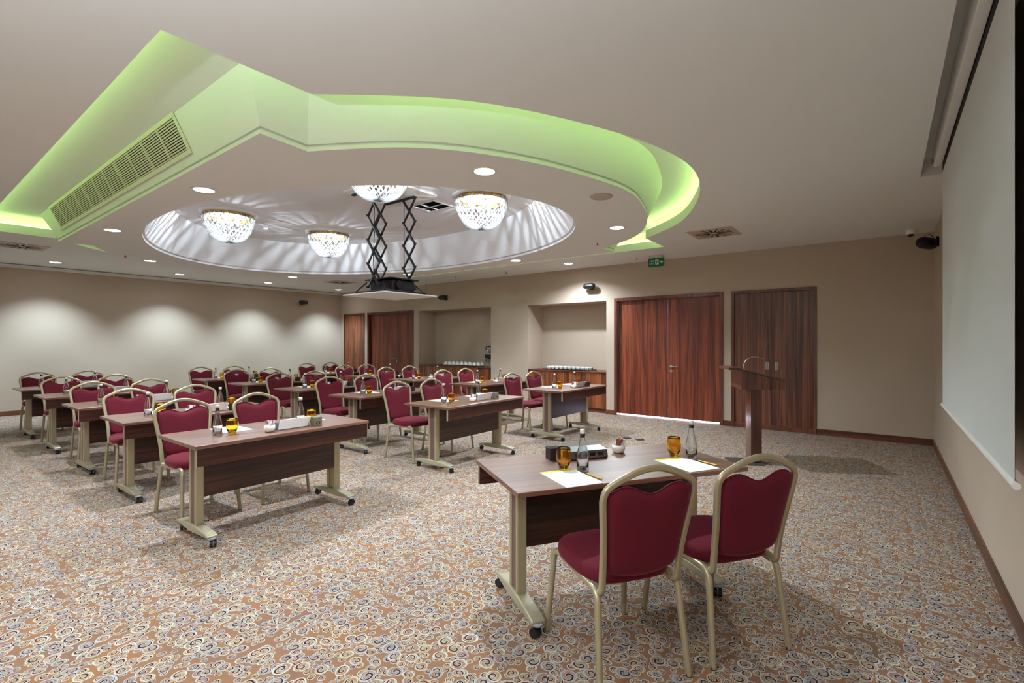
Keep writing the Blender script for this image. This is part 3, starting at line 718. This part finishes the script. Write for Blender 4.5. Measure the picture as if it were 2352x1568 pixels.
# ------------------------------------------------------------------ table
def make_table(pos_top='wood_top'):
    t_ = empty('training_table'); t_['category'] = 'table'
    MB().box(-.70, .70, -.35, .35, .720, .745).build('tabletop', M['wood_top'], t_, bevel=.003)
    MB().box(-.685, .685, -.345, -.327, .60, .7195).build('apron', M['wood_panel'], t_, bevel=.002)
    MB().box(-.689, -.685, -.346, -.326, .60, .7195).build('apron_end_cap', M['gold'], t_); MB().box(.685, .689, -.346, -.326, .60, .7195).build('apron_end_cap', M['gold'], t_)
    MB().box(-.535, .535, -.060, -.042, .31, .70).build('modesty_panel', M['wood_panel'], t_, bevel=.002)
    for s_ in (-1, 1):
        l = empty('leg', (s_*.565, 0, 0)); l.parent = t_
        mb = MB(); mb.box(-.028, .028, -.062, -.034, .10, .70).box(-.028, .028, .034, .062, .10, .70)
        mb.box(-.018, .018, -.034, .034, .12, .70)
        mb.box(-.028, .028, -.20, .20, .70, .7195)
        mb.build('post', M['gold'], l, bevel=.006)
        MB().box(s_*.020-.002, s_*.020+.002, -.034, .034, .13, .70).build('side_insert', M['insert'], l)
        pf = [(-.285, .072), (-.285, .088), (-.22, .10), (-.08, .112), (.08, .112), (.22, .10), (.285, .088), (.285, .072), (.10, .060), (-.10, .060)]
        Mf = Matrix(((0, 0, 1, 0), (1, 0, 0, 0), (0, 1, 0, 0), (0, 0, 0, 1)))
        vs = []
        MB().prism(pf, -.036, .036, Mf).build('foot', M['gold_foot'], l, bevel=.012, seg=3)
        for y_ in (-.268, .268):
            mb = MB(); mb.lathe([(.001, .072), (.030, .072), (.030, .060), (.001, .060)], 20, (0, y_, 0)); mb.lathe([(.012, .06), (.012, .045), (.001, .045)], 12, (0, y_, 0), mi=1)
            Mw = Matrix.Rotation(.5*s_, 4, 'Z')
            for q in (-.013, .013):
                mb.cyl(.025, q-.007, q+.007, 16, mtx=Matrix.Translation((.010, y_, .025)) @ Mw @ Matrix.Rotation(PI/2, 4, 'Y'), mi=1)
            mb.build('caster', [M['greyp'], M['black']], l)
    return t_
table0 = make_table(); PROTOS.append(table0)

# ------------------------------------------------------------------ chair
def tubeprof(a=.0125, b=.0125, n=16):
    out = []
    for k in range(n):
        th = 2*PI*k/n; g_ = 1-.28*(1 if k in (0, n//2) else 0)
        out.append((a*g_*math.cos(th), b*math.sin(th)))
    return out
def rounded_pad(mb, ring, zs_fn, levels, cx=0, cy=0):
    pass
def make_chair():
    t_ = empty('banquet_chair'); t_['category'] = 'chair'
    TP = tubeprof(.0145, .0150)
    for s_ in (-1, 1):
        path = fillet([(s_*.220, -.260, .004), (s_*.198, -.205, .412), (s_*.200, .215, .428), (s_*.224, .262, .004)], .055, 7)
        mb = MB(); mb.tube(path, TP, up=(1, 0, 0)); mb.build('leg_frame', M['gold'], t_)
    mb = MB(); mb.box(-.19, .19, -.150, -.130, .400, .418); mb.box(-.19, .19, .15, .17, .408, .426); mb.build('cross_bar', M['gold'], t_, bevel=.003)
    # back frame
    def lean(z): return -.213-.20*(z-.42)*.95/1.0
    side = [(.183, -.135, .418), (.184, -.185, .405), (.186, -.218, .418), (.188, lean(.47)-.004, .47), (.192, lean(.56), .56), (.204, lean(.68), .68), (.217, lean(.78), .78), (.220, lean(.825), .825), (.206, lean(.862), .862), (.165, lean(.888), .888), (.10, lean(.916), .916), (.045, lean(.932), .932), (0, lean(.936), .936)]
    full = [( -a, b, c_) for a, b, c_ in side]+side[-2::-1]
    MB().tube(catmull(full, 5), tubeprof(.0152, .0150), up=(0, 1, 0)).build('back_frame', M['gold'], t_)
    # back pad: grid
    nx, nz = 14, 16; W = [(.47, .135), (.50, .165), (.56, .177), (.68, .190), (.78, .203), (.84, .205), (.875, .176)]
    def hw(z):
        for (z0, w0), (z1, w1) in zip(W, W[1:]):
            if z <= z1: return w0+(w1-w0)*max(0, (z-z0))/(z1-z0)
        return W[-1][1]
    vs = []; 
    for side_ in (1, -1):
        for j in range(nz+1):
            v_ = j/nz
            for i in range(nx+1):
                u = -1+2*i/nx
                ztop = .868-.044*math.exp(-(u/.42)**2)-.11*max(0, abs(u)-.55)**2; zbot = .466+.022*abs(u)**3
                z = zbot+(ztop-zbot)*v_
                xw = hw(z)
                x_ = u*xw
                e = (1-abs(u)**6)*(1-abs(2*v_-1)**8)
                e = max(e, 0)**.5
                y_ = lean(z)+side_*(.006+.018*e)+(.010*(1-u*u)*-1)
                vs.append((x_, y_, z))
    n1_ = (nx+1)*(nz+1); fs = []
    for q in (0, 1):
        for j in range(nz):
            for i in range(nx):
                a_ = q*n1_+j*(nx+1)+i; fs.append((a_, a_+1, a_+nx+2, a_+nx+1))
    rim = [i for i in range(nx+1)]+[j*(nx+1)+nx for j in range(1, nz+1)]+[nz*(nx+1)+i for i in range(nx-1, -1, -1)]+[j*(nx+1) for j in range(nz-1, 0, -1)]
    for k in range(len(rim)):
        a_, b_ = rim[k], rim[(k+1) % len(rim)]; fs.append((a_, b_, b_+n1_, a_+n1_))
    MB().add(vs, fs, True).build('back_pad', M['fabric'], t_)
    # piping round the hand hole edge
    pip = [(u*hw(.86)*1.0, lean(.86)-.006, .868-.044*math.exp(-(u/.42)**2)-.11*max(0, abs(u)-.55)**2+.002) for u in [k/10 for k in range(-9, 10)]]
    MB().tube(pip, circ(.0045, 6), up=(0, 1, 0)).build('piping', M['fabric'], t_)
    # seat cushion: stacked rounded outlines
    def seat_ring(sc_, z):
        out = []; n = 48
        for k in range(n):
            a_ = 2*PI*k/n; ca, sa = math.cos(a_), math.sin(a_)
            p = 3.6
            rx = .222; ry = .225
            x_ = rx*math.copysign(abs(ca)**(2/p), ca); y_ = ry*math.copysign(abs(sa)**(2/p), sa)
            x_ *= 1-.05*(1 if y_ < 0 else 0)*(-y_/ry)
            out.append((x_*sc_, y_*sc_+.018, z))
        return out
    lv = [(.93, .424), (.985, .428), (1.0, .440), (1.0, .458), (.985, .474), (.94, .486), (.84, .493), (.6, .498), (.3, .500)]
    vs = []; fs = []; n = 48
    for (s1, z) in lv: vs += seat_ring(s1, z+0.0)
    for i in range(len(lv)-1):
        for k in range(n): l = (k+1) % n; fs.append((i*n+k, i*n+l, (i+1)*n+l, (i+1)*n+k))
    fs += [tuple(range(n))[::-1], tuple(range((len(lv)-1)*n, len(lv)*n))]
    MB().add(vs, fs, True).build('seat', M['fabric'], t_)
    for (sx, sy) in ((-1, -1), (1, -1), (-1, 1), (1, 1)):
        MB().cyl(.0135, 0, .012, 10, (sx*(.220 if sy < 0 else .224), .261*sy)).build('foot_cap', M['black'], t_)
    return t_
chair0 = make_chair(); PROTOS.append(chair0)

# ------------------------------------------------------------------ tabletop things (origin on the table surface)
bot = empty('water_bottle'); bot['category'] = 'bottle'; PROTOS.append(bot)
MB().lathe([(.001, .006), (.020, .002), (.030, 0), (.033, .006), (.033, .075), (.031, .095), (.022, .135), (.0145, .170), (.0125, .190), (.0125, .212), (.010, .212), (.010, .190), (.012, .170), (.019, .135), (.028, .095), (.0305, .075), (.030, .010), (.001, .012)], 28).build('body', M['bottle'], bot)
MB().lathe([(.001, .228), (.0135, .228), (.0145, .224), (.0145, .205), (.0128, .205)], 20).build('cap', M['white'], bot)
MB().lathe([(.0138, .183), (.0138, .200)], 20).build('neck_label', M['boxdark'], bot)
gl = empty('drinking_glass'); gl['category'] = 'glass'; PROTOS.append(gl)
MB().lathe([(.001, 0), (.022, 0), (.026, .004), (.030, .016), (.0395, .045), (.0415, .070), (.0385, .105), (.036, .118), (.0345, .118), (.037, .105), (.0395, .070), (.0375, .047), (.028, .024), (.001, .018)], 28).build('amber_bowl', M['amber'], gl)
npd = empty('notepad'); npd['category'] = 'notepad'; PROTOS.append(npd)
MB().box(-.105, .105, -.148, .148, 0, .003).build('sheets', M['paper'], npd)
MB().box(-.105, .105, -.148, -.120, .003, .0034).build('printed_header', M['yellow'], npd)['label'] = 'yellow printed strip'
pen = empty('pencil'); pen['category'] = 'pencil'; PROTOS.append(pen)
MB().tube([(0, -.07, .004), (0, .06, .004)], circ(.0038, 6)).build('shaft', M['yellow'], pen)
MB().lathe([(.0038, 0), (.0006, .018)], 6, mtx=Matrix.Translation((0, .06, .004)) @ Matrix.Rotation(-PI/2, 4, 'X')).build('tip', M['boxink'], pen)
sg = empty('sachet_bowl'); sg['category'] = 'bowl'; PROTOS.append(sg)
MB().lathe([(.001, 0), (.026, 0), (.036, .008), (.042, .028), (.041, .052), (.038, .052), (.038, .028), (.030, .010), (.001, .006)], 24).build('bowl', M['china'], sg)
random.seed(3)
for k, (mm, n_) in enumerate((('sach1', 7), ('sach2', 4), ('sach3', 2))):
    mb_ = MB().box(-.011, .011, -.0015, .0015, 0, .062).mesh('sachet', M[mm])
    for q in range(n_):
        o = bpy.data.objects.new('sachet', mb_); C.objects.link(o); o.parent = sg
        px = (-.014 if mm == 'sach2' else .012)+random.uniform(-.010, .010)
        o.location = (px, random.uniform(-.02, .02), .022+random.uniform(-.004, .010)); o.rotation_euler = (random.uniform(-.25, .25), random.uniform(-.2, .3), random.uniform(-.8, .8))
pb = empty('power_box'); pb['category'] = 'socket box'; PROTOS.append(pb)      # sockets face local +y
MB().prism([(.045, 0), (.055, .004), (.045, .05), (-.045, .062), (-.05, 0)], -.13, .13, Matrix(((0, 0, 1, 0), (1, 0, 0, 0), (0, 1, 0, 0), (0, 0, 0, 1)))).build('body', M['boxmetal'], pb, bevel=.002)
MB().box(-.132, .132, -.003, .003, 0, .085, Matrix.Translation((0, -.047, .005)) @ Matrix.Rotation(.35, 4, 'X')).build('lid', M['lid'], pb, bevel=.001)
Ms = Matrix.Translation((0, .051, .026)) @ Matrix.Rotation(-.21, 4, 'X')
for q in (-.08, -.025, .03, .075):
    MB().box(q-.016, q+.016, -.001, .003, -.014, .014, Ms).build('socket', M['boxdark'], pb)
cbx = empty('card_box'); cbx['category'] = 'box'; PROTOS.append(cbx)
MB().box(-.034, .034, -.034, .034, 0, .072).build('body', M['boxdark'], cbx, bevel=.002)
MB().box(-.030, .030, -.030, .030, .072, .0725).build('top_opening', M['dark'], cbx)
cbo = empty('card_box'); cbo['category'] = 'box'; PROTOS.append(cbo)
MB().box(-.034, .034, -.034, .034, 0, .075).build('body', M['boxolive'], cbo, bevel=.002)
Mo = Matrix.Translation((0, -.0342, .028)) @ Matrix.Rotation(PI/2, 4, 'X') @ Matrix.Diagonal((1, .72, 1, 1))
MB().lathe([(.018, 0), (.018, .0008), (.010, .0008), (.010, 0)], 24, mtx=Mo, closed=True).build('oval_emblem', M['boxink'], cbo)['label'] = 'dark oval emblem'

ZT = .7455
ROWS = {0: ('row farthest from the doors', 2.025), 1: ('middle row', 4.46), 2: ('row by the doors', 6.72)}
XF = {0: [-3.71, -5.28, -6.83, -8.46, -10.10], 1: [-3.75, -5.30, -6.79, -8.40, -9.96], 2: [-3.68, -5.25, -6.88, -8.38, -9.92]}
POS = ['the podium-end table', 'the second table from the podium end', 'the third table from the podium end', 'the fourth table from the podium end', 'the table at the plain wall end']
PSH = ['podium-end table', 'second table from podium', 'third table from podium', 'fourth table from podium', 'plain-wall-end table']
CH_DY = {0: (-.325, .33), 1: (-.32, .31), 2: (-.29, .33)}
rn = random.Random(11)
for r_ in range(3):
    rname, yc = ROWS[r_]
    for k in range(5):
        xf = XF[r_][k]; xc = xf-.35
        if r_ == 2 and k == 0: yc_ = 6.70
        else: yc_ = yc
        place(table0, (xc, yc_, 0), PI/2, 'brown wheeled training table with gold legs, '+PSH[k]+', '+rname, 'training tables in rows')
        short = PSH[k]+', '+rname
        for q, dy in enumerate(CH_DY[r_]):
            side = 'door-side seat' if q else 'seat away from doors'
            cx_ = xf-.985+rn.uniform(-.025, .025); 
            if r_ == 2 and k == 0: cx_ = -4.61
            place(chair0, (cx_, yc_+dy+rn.uniform(-.012, .012), 0), -PI/2+rn.uniform(-.05, .05)+(.0 if not (r_ == 1 and k == 0) else .05), f'burgundy banquet chair, {side}, {short}', 'burgundy chairs at the training tables')
            # things of this seat
            y_ = yc_+dy
            nx_, ny_ = xf-.50+rn.uniform(-.01, .01), y_+rn.uniform(-.02, .03)+.06
            place(npd, (nx_, ny_, ZT), -PI/2+rn.uniform(-.06, .06), f'white notepad, {side}, {short}', 'notepads on the training tables')
            bx, by = xf-.335+rn.uniform(-.01, .01), y_-.10+rn.uniform(-.015, .015)
            place(bot, (bx, by, ZT), rn.uniform(0, 6), f'clear water bottle, {side}, {short}', 'water bottles on the training tables')
            gx, gy = bx+rn.uniform(.0, .03)+.02, by+.095+rn.uniform(-.01, .01)
            place(gl, (gx, gy, ZT), 0, f'amber drinking glass, {side}, {short}', 'amber glasses on the training tables')
        yb = yc_-.12
        place(sg, (xf-.155, yb, ZT), rn.uniform(-.4, .4), f'white bowl of sugar sachets, {short}', 'sachet bowls on the training tables')
        place(pb, (xf-.20, yb+.20, ZT), PI/2, f'metal pop-up socket box with raised lid, {short}', 'socket boxes on the training tables')
        o_ = cbo if (k == 0 and r_ < 2) else cbx
        place(o_, (xf-.13, yb+.385, ZT), PI/2+rn.uniform(-.1, .1), ('olive card box with oval emblem, ' if o_ is cbo else 'small black card box, ')+short, 'card boxes on the training tables')

# presenter's table in the foreground
TH = R(-122.4); c0 = Vector((-1.289, 2.612, 0))
ux = Vector((math.cos(TH), math.sin(TH), 0)); uy = Vector((-math.sin(TH), math.cos(TH), 0))
place(table0, c0, TH, 'brown wheeled table standing apart before the two foreground chairs', 'training tables in rows')
def chair_at(rear_l, rear_r, label):
    a_, b_ = Vector((*rear_l, 0)), Vector((*rear_r, 0)); mid_ = (a_+b_)/2; d = (b_-a_).normalized()       # d = local +x
    yv = Vector((-d.y, d.x, 0)); ang = math.atan2(d.y, d.x)
    place(chair0, mid_+yv*.258, ang, label, 'burgundy chairs at the training tables')
chair_at((-.61, 2.271), (-.369, 2.634), 'burgundy banquet chair at the separate foreground table, closer to the lectern')
chair_at((-.922, 1.79), (-.683, 2.157), 'burgundy banquet chair at the separate foreground table, farther from the lectern')
place(npd, (-1.305, 2.205, ZT), TH+R(3), 'white notepad with yellow strip, foreground table, farther from the lectern', 'notepads on the foreground table')
place(npd, (-.918, 2.855, ZT), TH+R(3), 'white notepad with yellow strip, foreground table, closer to the lectern', 'notepads on the foreground table')
place(pen, (-1.222, 2.302, ZT), TH+PI+R(8), 'yellow pencil beside the notepad farther from the lectern', 'pencils')
place(pen, (-.830, 2.955, ZT), TH+PI+R(8), 'yellow pencil beside the notepad closer to the lectern', 'pencils')
place(gl, (-1.430, 2.345, ZT), 0, 'amber glass on the foreground table, before the brown card box', 'amber glasses on the foreground table')
place(gl, (-1.045, 3.020, ZT), 0, 'amber glass on the foreground table, closer to the lectern', 'amber glasses on the foreground table')
place(bot, (-1.325, 2.372, ZT), .3, 'clear water bottle on the foreground table, before the socket box', 'water bottles on the foreground table')
place(bot, (-.945, 3.040, ZT), .3, 'clear water bottle on the foreground table, closer to the lectern', 'water bottles on the foreground table')
place(pb, (-1.47, 2.66, ZT), TH, 'metal socket box with open lid on the foreground table', 'socket boxes on the training tables')
place(sg, (-1.36, 2.90, ZT), 1.2, 'white bowl of mixed sachets on the foreground table', 'sachet bowls on the training tables')
place(cbx, (-1.60, 2.50, ZT), TH, 'small dark card box on the foreground table', 'card boxes on the training tables')
for p in PROTOS:
    if '_used' in p: del p['_used']
